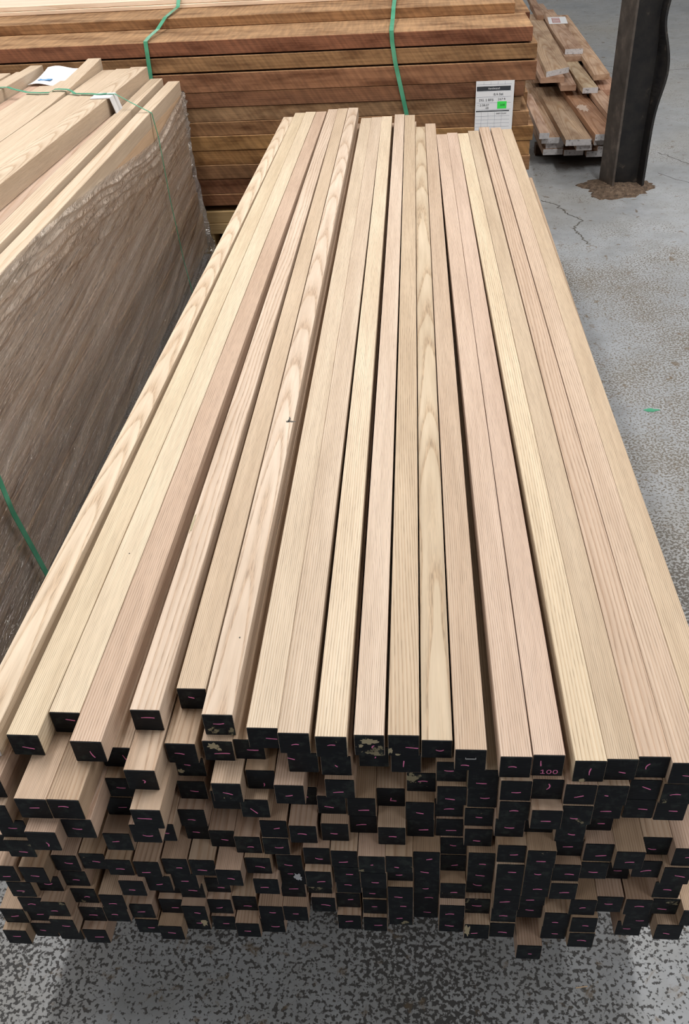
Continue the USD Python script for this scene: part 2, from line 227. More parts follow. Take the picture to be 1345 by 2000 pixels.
def front_board(label, x, y0, z, w, L, yaw, tint, wear=.0, tick=None, sealed=True, pith=None, extras=(), t=None, r=rng):
    t = t or T - .0004
    o = thing('oak_board', label, 'board', (x, y0, z), yaw, FRONT)
    v, f = prism(w, t, 0.0012, L)
    obj('timber', (v, f), OAK, o, gp=grain(v, **(pith or {}), r=r), tint=tint)
    vy, fy = prism(w, t, 0, .0012, s=.966)
    off = r.uniform(0, 30, 3)
    if sealed:
        obj('sealed_end', (vy, fy), SEAL, o, 'black wax sealed end', gp=vy + off, wear=wear, tint=(0, 0, 0))
    else:
        obj('bare_end', (vy, fy), WHITEEND, o, 'pale unsealed end')
    for tk in (tick if isinstance(tick, list) else [tick] if tick else []):
        if isinstance(tk, str):
            m = meshkit.text_mesh(tk, .0085, .0003); m.apply_scale((1.15, 1, 1)); vv = np.asarray(m.vertices); vv = np.stack([vv[:, 0] - w * .25, -vv[:, 2], vv[:, 1] + t * .12], 1)
            obj('crayon_number', fixn(vv, m.faces), PINK, o, 'pink crayon number 100')
        else:
            u, vv, ln, ang, cv = tk
            obj('crayon_tick', face_piece(tick_poly(u - .5, vv, w, t, ln * w, ang, cv, .0017), 0), PINK, o, 'pink crayon tick')
    for kind, cx, cz, rx, rz, sd in extras:
        if kind in ('knot', 'split', 'torn'):      # marks on the top face: cx across (fraction of width), cz along (m from the front end)
            g_ = blob(cx * w, cz, rx, rz, sd, 16)
            m = trimesh.creation.extrude_polygon(g_, .0003 if kind != 'torn' else .0008, engine='earcut'); m.apply_translation((0, 0, t - .0001))
            obj({'knot': 'pin_knot', 'split': 'split', 'torn': 'torn_grain'}[kind], m, CRACK if kind != 'torn' else BARE, o, {'knot': 'small dark pin knot', 'split': 'short dark split', 'torn': 'strip of torn pale grain'}[kind])
        if kind == 'patch': obj('scraped_patch', face_piece(blob(cx * w, (1 - cz) * t, rx * w, rz * t, sd).intersection(Polygon([(-w / 2, 0), (w / 2, 0), (w / 2, t), (-w / 2, t)])), 0, .0002), BARE, o, 'bare patch where the black wax is scraped off')
        if kind == 'smear': obj('white_smear', face_piece(blob(cx * w, (1 - cz) * t, rx * w, rz * t, sd), 0, .0002), WHITEM, o, 'white smear')
        if kind == 'staple':
            m = trimesh.util.concatenate([box(-.0075, .0075, -.0012, 0, t * .58, t * .58 + .0013), box(-.0075, -.0063, -.0012, 0, t * .58, t * .58 + .003), box(.0063, .0075, -.0012, 0, t * .58, t * .58 + .003)])
            obj('staple', m, STEEL, o, 'bright metal staple')
    return o
TOPROW = [
    ('z0', -0.6283, -0.5727, 0.756, 4.192, 0.0452),
    ('B', -0.5645, -0.5248, 0.759, 4.26, 0.0473),
    ('C', -0.5157, -0.4771, 0.801, 4.272, 0.047),
    ('D', -0.4678, -0.428, 0.75, 4.269, 0.0468),
    ('E', -0.3962, -0.3745, 0.808, 4.304, 0.0452),
    ('F', -0.3349, -0.3274, 0.85, 4.311, 0.0448),
    ('G', -0.2865, -0.2796, 0.802, 4.318, 0.0459),
    ('H', -0.2171, -0.2106, 0.78, 4.127, 0.0456),
    ('I', -0.1712, -0.1648, 0.772, 4.134, 0.0453),
    ('J', -0.1173, -0.1191, 0.767, 4.141, 0.0451),
    ('K', -0.0632, -0.0636, 0.771, 4.168, 0.0430),
    ('L', -0.0145, -0.0178, 0.772, 4.152, 0.0446),
    ('M', 0.0323, 0.0267, 0.770, 3.977, 0.0437),
    ('N', 0.0786, 0.0707, 0.75, 3.995, 0.0435),
    ('P', 0.1394, 0.1144, 0.74, 3.823, 0.0432),
    ('Q', 0.1842, 0.1578, 0.744, 3.84, 0.0429),
    ('R', 0.2387, 0.2011, 0.736, 3.827, 0.0427),
    ('S', 0.2817, 0.2452, 0.74, 3.86, 0.0425),
    ('T', 0.3245, 0.2938, 0.745, 3.909, 0.0423),
    ('U', 0.367, 0.3411, 0.736, 3.895, 0.0421),
    ('V', 0.4094, 0.3835, 0.737, 3.866, 0.0419),
]
TINT = {'z0': (236, 206, 168), 'B': (232, 206, 162), 'C': (233, 208, 168), 'D': (220, 180, 148), 'E': (228, 196, 166), 'F': (222, 190, 152), 'G': (230, 200, 170), 'H': (222, 195, 160), 'I': (221, 192, 160), 'J': (232, 206, 168),
        'K': (226, 196, 168), 'L': (214, 182, 142), 'M': (216, 188, 148), 'N': (213, 178, 144), 'P': (222, 186, 158), 'Q': (220, 183, 156), 'R': (230, 203, 160), 'S': (212, 182, 144), 'T': (215, 177, 144), 'U': (219, 184, 152), 'V': (214, 182, 142)}
# pith distance / direction / tilt: near pith below with tilt gives cathedral figure, far pith to the side gives straight grain
PITH = {'z0': dict(dist=.014, ang=1.75, tz=.020, tx=.002, sc=.75), 'B': dict(dist=.16, ang=.25), 'C': dict(dist=.2, ang=.1), 'D': dict(dist=.11, ang=-.9, sc=.8, tx=.01), 'E': dict(dist=.4, ang=1.3, tx=.01), 'F': dict(dist=.15, ang=.2),
        'G': dict(dist=.012, ang=1.4, tz=.016, tx=-.001, sc=.7), 'H': dict(dist=.12, ang=.5), 'I': dict(dist=.10, ang=.6), 'J': dict(dist=.12, ang=.35, sc=.8), 'K': dict(dist=.2, ang=0.1), 'L': dict(dist=.1, ang=.8, tx=.014, tz=.004), 'M': dict(dist=.022, ang=1.9, tz=.015, tx=.003, sc=.6),
        'N': dict(dist=.12, ang=.4), 'P': dict(dist=.1, ang=.45), 'Q': dict(dist=.1, ang=-.55, tx=-.008), 'R': dict(dist=.09, ang=.5, sc=.7), 'S': dict(dist=.15, ang=.2), 'T': dict(dist=.3, ang=1.2), 'U': dict(dist=.3, ang=.9), 'V': dict(dist=.15, ang=.3)}
TICK0 = {'B': (.55, .62, .36, -14, 0), 'C': (.62, .35, .28, -10, 0), 'D': (.6, .62, .3, -72, -.05), 'E': (.55, .36, .43, 0, .03), 'F': (.45, .42, .19, -18, 0), 'G': (.5, .42, .34, 4, -.06), 'H': (.76, .5, .34, -5, 0), 'I': (.52, .55, .22, 8, .1), 'J': (.5, .4, .23, 6, .1),
         'K': (.62, .55, .14, 65, .2), 'L': (.76, .58, .38, -6, 0), 'M': (.6, .53, .24, 0, -.18), 'N': (.33, .75, .24, -4, .08), 'P': (.4, .48, .24, 0, .13), 'Q': [(.26, .38, .25, -85, 0), '100'], 'R': (.52, .5, .33, 86, .05), 'S': (.55, .62, .2, -14, 0), 'T': (.35, .45, .28, 72, .16), 'U': (.62, .6, .4, -7, 0), 'V': (.5, .5, .3, 0, 0)}
WEAR0 = {'B': .13, 'G': .16, 'K': .15, 'L': .1, 'J': .05, 'R': .06, 'U': .08, 'H': .03, 'I': .05}
EX0 = {'G': [('split', .36, .80, .011, .004, 51), ('split', .30, .808, .003, .012, 52), ('knot', .2, .155, .0014, .0022, 53)], 'E': [('torn', -.42, .44, .0026, .034, 54)], 'C': [('knot', .0, .36, .0014, .002, 55)], 'K': [('patch', 0, .28, .3, .14, 4), ('patch', -.28, .5, .08, .1, 5)], 'N': [('staple', 0, 0, 0, 0, 0)], 'L': [('patch', -.43, .75, .1, .14, 6), ('patch', -.2, .93, .1, .05, 7)], 'R': [('patch', -.2, .93, .12, .1, 8)]}
DESC = {'z0': 'with cathedral grain and pale unsealed end, outermost on the left', 'B': 'with straight yellowish grain and scuffed black end, second from left', 'C': 'set back between two boards, third from left', 'D': 'with reddish wavy grain, fourth from left', 'E': 'smooth and pinkish, after the first wide gap, fifth from left',
        'F': 'set farthest back of the row, sixth from left', 'G': 'with cathedral grain and dark knot flaw, seventh from left', 'H': 'right of the wide gap, eighth from left', 'I': 'tight against its left neighbour, ninth from left', 'J': 'with bold pale grain, tenth from left', 'K': 'with bare scraped spots on its black end, eleventh from left',
        'L': 'right of the long black gap, twelfth from left', 'M': 'with yellow figure and dark streak, thirteenth from left', 'N': 'with a metal staple in its black end, fourteenth from left', 'P': 'right of the grey streaked lower board, fifteenth from left', 'Q': 'with pink number 100 on its end, sixteenth from left',
        'R': 'with pale striped grain beside the right-hand gap, seventeenth from left', 'S': 'with brown flecks and faint scratch on its end, eighteenth from left', 'T': 'smooth tan, nineteenth from left', 'U': 'with fine ray flecks, twentieth from left', 'V': 'outermost on the right'}
for n, xn, xf, y0, y1, w in TOPROW:
    k = (xf - xn) / 3.15; x0 = xn + k * (y0 - .75)
    front_board('top layer oak board ' + DESC[n], x0, y0, TOP - T, w, y1 - y0, -math.degrees(math.atan(k)), lin(*TINT[n], .88, .56), WEAR0.get(n, 0.), None if n == 'z0' else TICK0[n], n != 'z0', PITH[n], EX0.get(n, ()), t=T - .0075 if n == 'M' else None)
ROWS = [  # per layer, second to eleventh: (x, front y, width)
    [(-0.6197,0.7172,0.0475), (-0.5397,0.6851,0.0471), (-0.4921,0.6853,0.0469), (-0.4426,0.7753,0.0467), (-0.3955,0.7367,0.0464), (-0.3458,0.7845,0.0462), (-0.2911,0.7905,0.0459), (-0.2449,0.7944,0.0457), (-0.1623,0.7735,0.0453), (-0.1131,0.7693,0.0451), (-0.0588,0.7863,0.0448), (-0.0114,0.7772,0.0446), (0.0541,0.7634,0.0442), (0.0986,0.7515,0.044), (0.1429,0.7344,0.0438), (0.187,0.7382,0.0436), (0.2309,0.7308,0.0434), (0.2745,0.7306,0.0432), (0.3206,0.7415,0.0429), (0.3641,0.7357,0.0427)],
    [(-0.6191,0.7038,0.0456), (-0.5302,0.6629,0.0454), (-0.4845,0.6845,0.0453), (-0.4389,0.755,0.0452), (-0.3874,0.7028,0.045), (-0.342,0.7944,0.0449), (-0.2774,0.7503,0.0447), (-0.2297,0.7747,0.0446), (-0.1834,0.75,0.0445), (-0.1095,0.762,0.0443), (0.0109,0.7772,0.044), (0.0552,0.7552,0.0438), (0.0994,0.7529,0.0437), (0.1435,0.7328,0.0436), (0.1875,0.7197,0.0435), (0.2313,0.7285,0.0434), (0.2751,0.7397,0.0433), (0.3206,0.742,0.0432), (0.3641,0.7396,0.043)],
    [(-0.6064,0.7096,0.0449), (-0.452,0.7532,0.0446), (-0.4003,0.7078,0.0445), (-0.3444,0.7851,0.0444), (-0.2893,0.7688,0.0442), (-0.2415,0.7555,0.0441), (-0.1692,0.78,0.044), (-0.1249,0.7652,0.0439), (-0.0793,0.7631,0.0438), (-0.0352,0.7814,0.0437), (0.0088,0.7588,0.0436), (0.0527,0.7659,0.0435), (0.0966,0.7513,0.0434), (0.1403,0.7349,0.0433), (0.184,0.7437,0.0432), (0.2275,0.7298,0.0431), (0.271,0.7498,0.043)],
    [(-0.6505,0.7128,0.0432), (-0.6062,0.7046,0.0431), (-0.4556,0.7211,0.043), (-0.3911,0.7393,0.0429), (-0.3478,0.7658,0.0429), (-0.2165,0.7506,0.0428), (-0.1698,0.7429,0.0427), (-0.121,0.7482,0.0427), (-0.0779,0.7633,0.0427), (-0.0337,0.7445,0.0426), (0.0101,0.7598,0.0426), (0.0545,0.762,0.0426), (0.0974,0.7463,0.0425), (0.145,0.7211,0.0425), (0.1879,0.7137,0.0424), (0.2307,0.735,0.0424), (0.2735,0.7276,0.0424), (0.3162,0.7163,0.0423), (0.3589,0.7411,0.0423), (0.4016,0.7241,0.0423)],
    [(-0.3474,0.7722,0.0421), (-0.3049,0.7599,0.0421), (-0.2624,0.7504,0.042), (-0.2174,0.7494,0.042), (-0.1513,0.7349,0.0419), (-0.108,0.7313,0.0419), (-0.0649,0.7235,0.0419), (-0.0227,0.7249,0.0418), (0.0195,0.7341,0.0418), (0.0617,0.7595,0.0417), (0.1038,0.7352,0.0417), (0.1459,0.7178,0.0417), (0.1879,0.7166,0.0416), (0.23,0.7203,0.0416), (0.272,0.7258,0.0416), (0.3511,0.7308,0.0415), (0.393,0.7212,0.0415)],
    [(-0.6633,0.7143,0.0422), (-0.6129,0.7136,0.0421), (-0.567,0.7359,0.0421), (-0.5222,0.7407,0.042), (-0.4759,0.7314,0.042), (-0.4291,0.7295,0.042), (-0.384,0.7361,0.0419), (-0.3395,0.7356,0.0419), (-0.2935,0.7201,0.0418), (-0.2499,0.7424,0.0418), (-0.2002,0.7488,0.0418), (-0.1505,0.7223,0.0417), (-0.1064,0.7317,0.0417), (-0.0635,0.7238,0.0417), (-0.0215,0.7377,0.0416), (0.0205,0.7407,0.0416), (0.0625,0.7579,0.0415), (0.1044,0.7403,0.0415), (0.1463,0.7198,0.0415), (0.1882,0.7187,0.0414), (0.23,0.7165,0.0414), (0.317,0.7534,0.0413), (0.3884,0.7245,0.0413)],
    [(-0.6475,0.7134,0.0421), (-0.605,0.7251,0.0421), (-0.5625,0.7356,0.0421), (-0.4614,0.7221,0.042), (-0.4191,0.7319,0.0419), (-0.3767,0.7376,0.0419), (-0.2404,0.7331,0.0418), (-0.1982,0.7518,0.0418), (-0.1058,0.7397,0.0417), (-0.0216,0.7273,0.0416), (0.0205,0.7433,0.0416), (0.0624,0.7363,0.0415), (0.1049,0.7475,0.0415), (0.1468,0.7207,0.0415), (0.1886,0.7298,0.0414), (0.2649,0.7165,0.0414), (0.3067,0.7231,0.0413), (0.3506,0.7199,0.0413), (0.3923,0.7229,0.0413), (0.4339,0.7051,0.0412)],
    [(-0.6414,0.7121,0.042), (-0.599,0.706,0.042), (-0.5566,0.7311,0.042), (-0.5049,0.7218,0.0419), (-0.4168,0.7537,0.0418), (-0.3746,0.7469,0.0418), (-0.3324,0.758,0.0418), (-0.2027,0.7547,0.0417), (-0.1588,0.7622,0.0416), (-0.066,0.7573,0.0416), (-0.0218,0.7324,0.0415), (0.0201,0.7471,0.0415), (0.062,0.7247,0.0414), (0.1038,0.7374,0.0414), (0.1456,0.7244,0.0414), (0.1877,0.7333,0.0413), (0.2294,0.7183,0.0413), (0.2712,0.712,0.0413), (0.3577,0.7245,0.0412), (0.4019,0.7055,0.0412)],
    [(-0.6874,0.7151,0.042), (-0.644,0.7201,0.0419), (-0.595,0.7002,0.0419), (-0.5509,0.7234,0.0419), (-0.5086,0.7239,0.0418), (-0.4664,0.732,0.0418), (-0.4163,0.7425,0.0417), (-0.3741,0.7318,0.0417), (-0.332,0.745,0.0417), (-0.2899,0.752,0.0416), (-0.2421,0.7362,0.0416), (-0.2001,0.7371,0.0416), (-0.1541,0.7548,0.0415), (-0.1122,0.764,0.0415), (-0.0662,0.7544,0.0415), (-0.022,0.7366,0.0414), (0.0202,0.7508,0.0414), (0.0619,0.7281,0.0413), (0.1037,0.7179,0.0413), (0.1454,0.7222,0.0413), (0.2296,0.7227,0.0412), (0.2721,0.7105,0.0412), (0.3527,0.7332,0.0411)],
    [(-0.6904,0.7011,0.042), (-0.6455,0.7155,0.0419), (-0.599,0.712,0.0419), (-0.5506,0.7079,0.0419), (-0.4636,0.7292,0.0418), (-0.4194,0.7189,0.0417), (-0.3772,0.7383,0.0417), (-0.3301,0.7396,0.0417), (-0.2863,0.7287,0.0416), (-0.2443,0.7387,0.0416), (-0.1112,0.7495,0.0415), (-0.0664,0.7475,0.0415), (0.1917,0.7097,0.0412)],
]
FILL = [
    [0.4202],
    [-0.0492, 0.4203],
    [-0.5565, -0.5017, 0.3196, 0.3738, 0.4279],
    [-0.5578, -0.504, -0.3042, -0.26],
    [-0.6531, -0.6093, -0.5655, -0.5217, -0.4779, -0.4341, -0.3903],
    [0.2735, 0.432],
    [-0.5119, -0.3321, -0.2849, -0.152, -0.0637],
    [-0.4608, -0.2895, -0.2455, -0.1124, 0.3145],
    [0.1875, 0.4141],
    [-0.5071, -0.2006, -0.1548, -0.024, 0.0194, 0.0627, 0.1061, 0.1494, 0.2366, 0.2851, 0.3337, 0.3822, 0.4307],
]
SPEC = {  # (layer, x): (tick, wear, extras)
    (1, -.4921): ((.45, .35, .3, -2, .1), 0, [('knot', .1, .085, .0016, .0016, 61)]), (1, -.4426): ((.75, .5, .26, -72, 0), 0, ()), (1, -.3955): ((.56, .55, .14, -80, .35), 0, ()), (1, -.3458): ((.42, .5, .3, -8, .05), .03, ()), (1, -.2911): ((.6, .62, .5, 4, .03), .1, [('patch', -.14, .24, .2, .17, 21), ('patch', .04, .4, .1, .08, 22)]),
    (1, -.1131): ((.5, .5, .1, -50, 0), .17, ()), (1, -.0114): ((.42, .55, .3, 86, 0), 0, ()), (1, -.1623): ((.13, .3, .22, -20, 0), .08, ()), (1, -.0588): ((.55, .52, .06, 70, 0), .06, ()), (1, .2745): ((.32, .5, .1, -10, 0), .13, ()), (1, .187): ((.5, .35, .28, 80, -.2), .06, ()),
    (1, .3206): ((.55, .4, .3, -28, 0), 0, ()), (2, -.3874): ((.42, .45, .45, -2, 0), .07, ()), (2, -.342): ((.4, .38, .2, -10, 0), .12, [('patch', -.38, .72, .14, .12, 23)]), (2, -.5302): ((.6, .65, .2, -80, .15), .08, ()), (2, -.2297): ((.57, .76, .16, 84, -.1), 0, ()), (2, .0109): ((.55, .45, .3, 4, .1), .2, ()),
    (3, -.2415): ((.45, .62, .34, -52, 0), .1, ()), (3, -.0352): ([(.5, .6, .13, 80, 0), (.58, .68, .2, -3, 0)], 0, ()), (3, .0088): ((.5, .6, .24, -12, 0), 0, ()), (3, -.1249): ((.4, .6, .3, -12, 0), .13, ()), (3, .0966): ((.5, .5, .2, -5, 0), .14, ()),
    (5, -.0646): ((.5, .5, .08, 10, 0), .2, ()), (5, -.0208): ((.4, .65, .15, -10, 0), .15, ()), (4, .1878): ((.5, .6, .3, 0, 0), .17, ()),
    (7, -.201): ((.4, .3, .2, 0, 0), .05, [('smear', .18, .5, .16, .3, 31)]), (9, -.362): ((.3, .5, .3, 0, .05), .12, [('patch', .0, .75, .2, .2, 33)]), (10, -.3705): ((.55, .5, .2, -5, 0), .14, [('patch', .3, .45, .15, .25, 34)]),
    (9, .1018): ((.4, .6, .24, 12, 0), .08, [('patch', -.38, .45, .12, .45, 35)]), (6, .338): ((.5, .5, .3, -3, 0), .16, ()), (10, .192): ((.55, .6, .12, -5, 0), .1, ())}
rr = np.random.default_rng(5)
for i, es in enumerate(ROWS):
    k = i + 1; z = TOP - T * (k + 1); seen = 0
    allb = [(x, y, w, True) for x, y, w in es] + [(x, None, .0412, False) for x in FILL[i]]
    for j, (x, y, w, vis) in enumerate(sorted(allb)):
        sp = None
        if vis:
            best = min([q for q in SPEC if q[0] == k], key=lambda q: abs(q[1] - x), default=None)
            if best and abs(best[1] - x) < .009: sp = SPEC[best]
            y0 = y; seen += 1
            wear = sp[1] if sp else max(0., rr.choice([0, 0, .02, .04, .07, .10, .13]))
            lab = 'oak board with %s black end, %s layer down, %s from left in front stack' % ('scraped' if wear >= .1 else 'scuffed' if wear >= .04 else 'smooth', ORD[k], ORD[seen - 1])
            tick = sp[0] if sp else (rr.uniform(.4, .62), rr.uniform(.42, .68), rr.uniform(.2, .36), rr.normal(0, 7), rr.normal(0, .06))
            ex = sp[2] if sp else ()
        else:
            y0 = .86 + rr.uniform(0, .03) if (k in (2, 3, 4, 5)) else .80 + rr.uniform(0, .04)
            wear, tick, ex = 0., (.5, .55, .25, rr.normal(0, 6), 0), ()
            lab = 'recessed oak board deep in %s layer down, behind gap %s from left in front stack' % (ORD[k], ORD[j])
        yaw = -.58 if (k == 1 and x < -.2) else 0.
        L = (3.42 + rr.uniform(-.03, .03)) if x < .03 else (3.14 + rr.uniform(-.04, .03))
        if k == 1 and x > .35: L = 3.0 if x < .4 else 2.55
        base = np.array([(206, 168, 138), (212, 178, 146), (200, 164, 128), (214, 176, 150)][rr.integers(4)], float) + rr.normal(0, 5)
        if k == 1 and abs(x - .0986) < .004: base = np.array((166, 148, 118.))
        front_board(lab, x, y0, z, w, L, yaw, lin(*np.clip(base, 0, 255), .84), float(wear), tick, True, dict(sc=rr.uniform(.7, 1.1)), ex, r=rr)
for y in (1.35, 2.4, 3.5):
    for lz in (0, 1):
        o = thing('bearer_timber', '%s square bearer timber under the front oak stack, %s one' % ('lower' if lz == 0 else 'upper', {1.35: 'nearest', 2.4: 'middle', 3.5: 'farthest'}[y]), 'timber', (.42 if lz else .40, y, lz * .0935), 90, 'bearers under the front stack')
        v, f = prism(.09, .0930, 0, 1.06, .003); obj('beam', (v, f), PINE, o, gp=grain(v), tint=lin(150, 120, 80))

# ------------------------------------------------------------------ left bundle under stretch film
BUND = 'pale boards in the wrapped left bundle'
def bundle_board(label, xf, xn, yf, ztop, w, t, ya=.9, mat_=BEECH, tint=(228, 200, 166), yref=2.8, pith=None, group=BUND, lift=0.):
    k = (xf - xn) / (yf - yref); x0 = xf + k * (ya - yf)
    o = thing('pale_board', label, 'board', (x0, ya, ztop - t), -math.degrees(math.atan(k)), group)
    v, f = prism(w, t, 0, yf - ya, .0012)
    if lift:   # a bowed board: rings along its length bend upwards towards the far end
        L = yf - ya; ys = np.r_[0, np.linspace(L - 1.0, L, 14)]; sec = v[:8]; n = len(ys)
        v = np.concatenate([sec + [0, y, lift * max(0, (y - L + 1.0)) ** 2] for y in ys]); q = [(8 * a + i, 8 * a + (i + 1) % 8, 8 * a + 8 + (i + 1) % 8, 8 * a + 8 + i) for a in range(n - 1) for i in range(8)]
        f = [t_ for a, b, c, d in q for t_ in ((a, b, c), (a, c, d))] + [(0, i + 1, i) for i in range(1, 7)] + [(8 * n - 8, 8 * n - 8 + i, 8 * n - 7 + i) for i in range(1, 7)]; v, f = fixn(v, np.array(f))
    obj('timber', (v, f), mat_, o, gp=grain(v, **(pith or {})), tint=lin(*tint, .86)); return o
P_ = .0558
bundle_board('pale hardwood board along the top right edge of the wrapped bundle', -1.1055, -1.1055, 4.335, .838, .055, P_)
bundle_board('pale hardwood board second from the right edge on the wrapped bundle, ending skewed', -1.188, -1.178, 4.345, .850, .058, P_)
x = -1.25; i = 0
while x > -2.3:
    bundle_board('pinkish second-level board of the wrapped bundle, %s leftward from its right edge' % ORD[i], x, x, 4.30 + .02 * math.sin(i * 5), .838, .0555, P_, tint=(226, 190, 164)); x -= .0565; i += 1
for i in range(1, 14):
    jx = .003 * math.sin(i * 2.3) + .004 * max(0, i - 7); jy = .012 * math.sin(i * 4.1)
    bundle_board('side board of the wrapped bundle, %s below the top right board, under stretch film' % ORD[i - 1], -1.1085 + jx, -1.1085 + jx, 4.33 + jy, .838 - P_ * i, .055, P_ - .0004, tint=(238 + 16 * math.sin(i * 3.1), 192 + 14 * math.sin(i * 3.1), 144))
    bundle_board('inner board of the wrapped bundle, %s level down behind the side boards' % ORD[i], -1.175, -1.175, 4.32 + jy, .838 - P_ * i, .066, P_ - .0004, tint=(196, 160, 128))
bundle_board('wide patterned board raised on the wrapped bundle, under the white corner protector', -1.2545, -1.300, 4.33, .905, .076, .066, tint=(226, 198, 164), mat_=OAK, pith=dict(dist=.01, ang=1.4, tz=.022, sc=.8))
bundle_board('raised pale board left of the wide patterned board on the bundle', -1.327, -1.372, 4.315, .903, .063, .064)
bundle_board('third raised pale board from the right on the wrapped bundle', -1.392, -1.437, 4.31, .901, .062, .062)
bundle_board('bowed pale board on the bundle, its far end sticking up highest', -1.4580, -1.504, 4.34, .901, .062, .062, lift=.045)
bundle_board('pale board ending short, left of the bowed board on the wrapped bundle', -1.5275, -1.567, 4.12, .901, .062, .062)
bundle_board('pale board ending shorter, second left of the bowed board on the bundle', -1.5925, -1.6295, 4.03, .901, .061, .062)
bundle_board('reddish board with low square end beside the paper sheet on the bundle', -1.680, -1.724, 4.26, .882, .052, .043, tint=(224, 180, 152))
bundle_board('thick pale board left of the paper sheet, highest of the left boards', -1.741, -1.7875, 4.35, .925, .058, .086)
bundle_board('pale board second from the frame edge on the wrapped bundle', -1.804, -1.849, 4.31, .908, .05, .068)
bundle_board('pale board at the left frame edge on the wrapped bundle', -1.884, -1.929, 4.31, .905, .056, .066)
for y in (1.5, 2.7, 3.9):
    o = thing('bearer_timber', 'thick cross bearer inside the wrapped bundle, %s one' % {1.5: 'nearest', 2.7: 'middle', 3.9: 'farthest'}[y], 'timber', (-1.215, y, 0), 90, 'bearers inside the wrapped bundle')
    v, f = prism(.09, .7815, 0, 1.1, .003); obj('beam', (v, f), PINE, o, gp=grain(v), tint=lin(150, 120, 80))
    o = thing('bearer_timber', 'low bearer under the side boards of the wrapped bundle, %s one' % {1.5: 'nearest', 2.7: 'middle', 3.9: 'farthest'}[y], 'timber', (-1.085, y, 0), 90, 'bearers inside the wrapped bundle')
    v, f = prism(.09, .0562, 0, .123, .003); obj('beam', (v, f), PINE, o, gp=grain(v), tint=lin(150, 120, 80))
# film: a wrinkled sheet along the right side, round the far corner
def film():
    ny, nz = 520, 160
    path = np.r_[np.c_[np.full(ny, -1.069), np.linspace(.9, 4.352, ny)], np.c_[-1.069 - .007 * np.arange(1, 5) * .5, 4.352 + .0035 * np.arange(1, 5)], np.c_[np.linspace(-1.09, -1.30, 24), np.full(24, 4.366)]]
    Y = np.minimum(path[:, 1], 4.352); top = np.interp(Y, [.9, 2.2, 2.77, 3.4, 3.73, 4.05, 4.352], [.862, .855, .824, .765, .735, .765, .79])
    s = np.r_[np.linspace(0, .72, 60, endpoint=False), np.linspace(.72, 1, 100)][None, :]; Z = .012 + (top[:, None] - .012) * s
    X = np.repeat(path[:, :1], nz, 1); YY = np.repeat(path[:, 1:], nz, 1)
    q = np.stack([YY * 1.6 + Z * .8, Z * 24 - YY * 2.2, YY * 0], -1); q2 = np.stack([YY * 4, Z * 56 - YY * 7, YY * 0 + 3], -1)
    d = (meshkit.fbm(q, 3, 3) - .5) * .014 + (meshkit.noise(q2, 9) - .5) * .004
    for h_, a_, sg in ((.016, .010, .006), (.036, .008, .005), (.060, .011, .007), (.092, .009, .006), (.125, .009, .007), (.165, .006, .008)):
        md = .35 + .5 * meshkit.noise(np.stack([YY * 3, YY * 0 + h_ * 90, YY * 0], -1), 4) + .5 * meshkit.noise(np.stack([YY * 22, YY * 0 + h_ * 190, YY * 0], -1), 14)
        d += a_ * md * np.exp(-((Z - (top[:, None] - h_ - .016 * np.sin(YY * 2.1 + h_ * 40) - .004 * np.sin(YY * 17 + h_ * 300))) / sg) ** 2)
    lowf = np.clip((.48 - Z) / .48, 0, 1) ** 1.2 * .046
    side = (np.arange(len(path)) < ny + 2)[:, None]
    X = np.where(side, X + np.maximum(d, -.006) + lowf, X); YY = np.where(side, YY, YY + np.maximum(d, -.006))
    v = np.stack([X, YY, Z], -1).reshape(-1, 3); n = len(path); a = (np.arange(n - 1)[:, None] * nz + np.arange(nz - 1)[None, :]).ravel()
    f = np.vstack([np.c_[a, a + nz, a + nz + 1], np.c_[a, a + nz + 1, a + 1]]); return v, f
tag(obj('stretch_film', film(), WRAP, smooth=True), 'clear wrinkled stretch film wrapped over the side of the left bundle', 'plastic wrap')
o = thing('packing_strap', 'thin green strap running over the left bundle and down its side', 'strap')
top_pts = dense([(-2.3, 3.90, .916), (-1.915, 3.89, .914), (-1.78, 3.885, .930), (-1.70, 3.885, .930), (-1.62, 3.875, .909), (-1.52, 3.86, .908), (-1.49, 3.855, .9215), (-1.43, 3.845, .9215), (-1.40, 3.83, .908), (-1.30, 3.79, .910), (-1.25, 3.775, .913)], 4); top_pts[:, 1] += .004 * np.sin(np.arange(len(top_pts)) * 1.3)
obj('top_run', band(top_pts, (0, 1, 0), .017, .0012), STRAP, o)
obj('side_run', band(dense([(-1.25, 3.775, .9125), (-1.211, 3.771, .9118), (-1.15, 3.766, .878), (-1.08, 3.762, .8415), (-1.071, 3.76, .837), (-1.058, 3.755, .74), (-1.050, 3.74, .5), (-1.026, 3.71, .22), (-1.008, 3.70, .08), (-1.002, 3.70, .02)], 4), (0, 1, 0), .0085, .001), STRAP, o)
o = thing('packing_strap', 'wide green strap low on the near side of the wrapped bundle', 'strap')
obj('side_run', band(dense([(-1.30, 1.72, .856), (-1.15, 1.72, .8555), (-1.085, 1.72, .8435), (-1.066, 1.72, .838), (-1.054, 1.722, .7), (-1.042, 1.728, .35), (-1.010, 1.742, .08), (-1.002, 1.742, .014)], 5), (0, 1, 0), .021, .0012), STRAP, o)
o = thing('corner_protector', 'bent white card corner protector under the strap on the wrapped bundle', 'edge protector', (-1.262, 3.765, .9065))
obj('top_flap', trimesh.util.concatenate([box(-.040, .040, -.045, .045, 0, .003)]), CARD, o)
m = box(-.0015, .0015, -.045, .045, -.072, .002); m.apply_transform(trimesh.transformations.rotation_matrix(math.radians(-15), (0, 1, 0))); m.apply_translation((.0415, 0, .001)); obj('hanging_flap', m, CARD, o)
o = thing('paper_sheet', 'white paper sheet with a blue mark lying loose on the wrapped bundle', 'paper', (-1.622, 4.215, .889), -8)
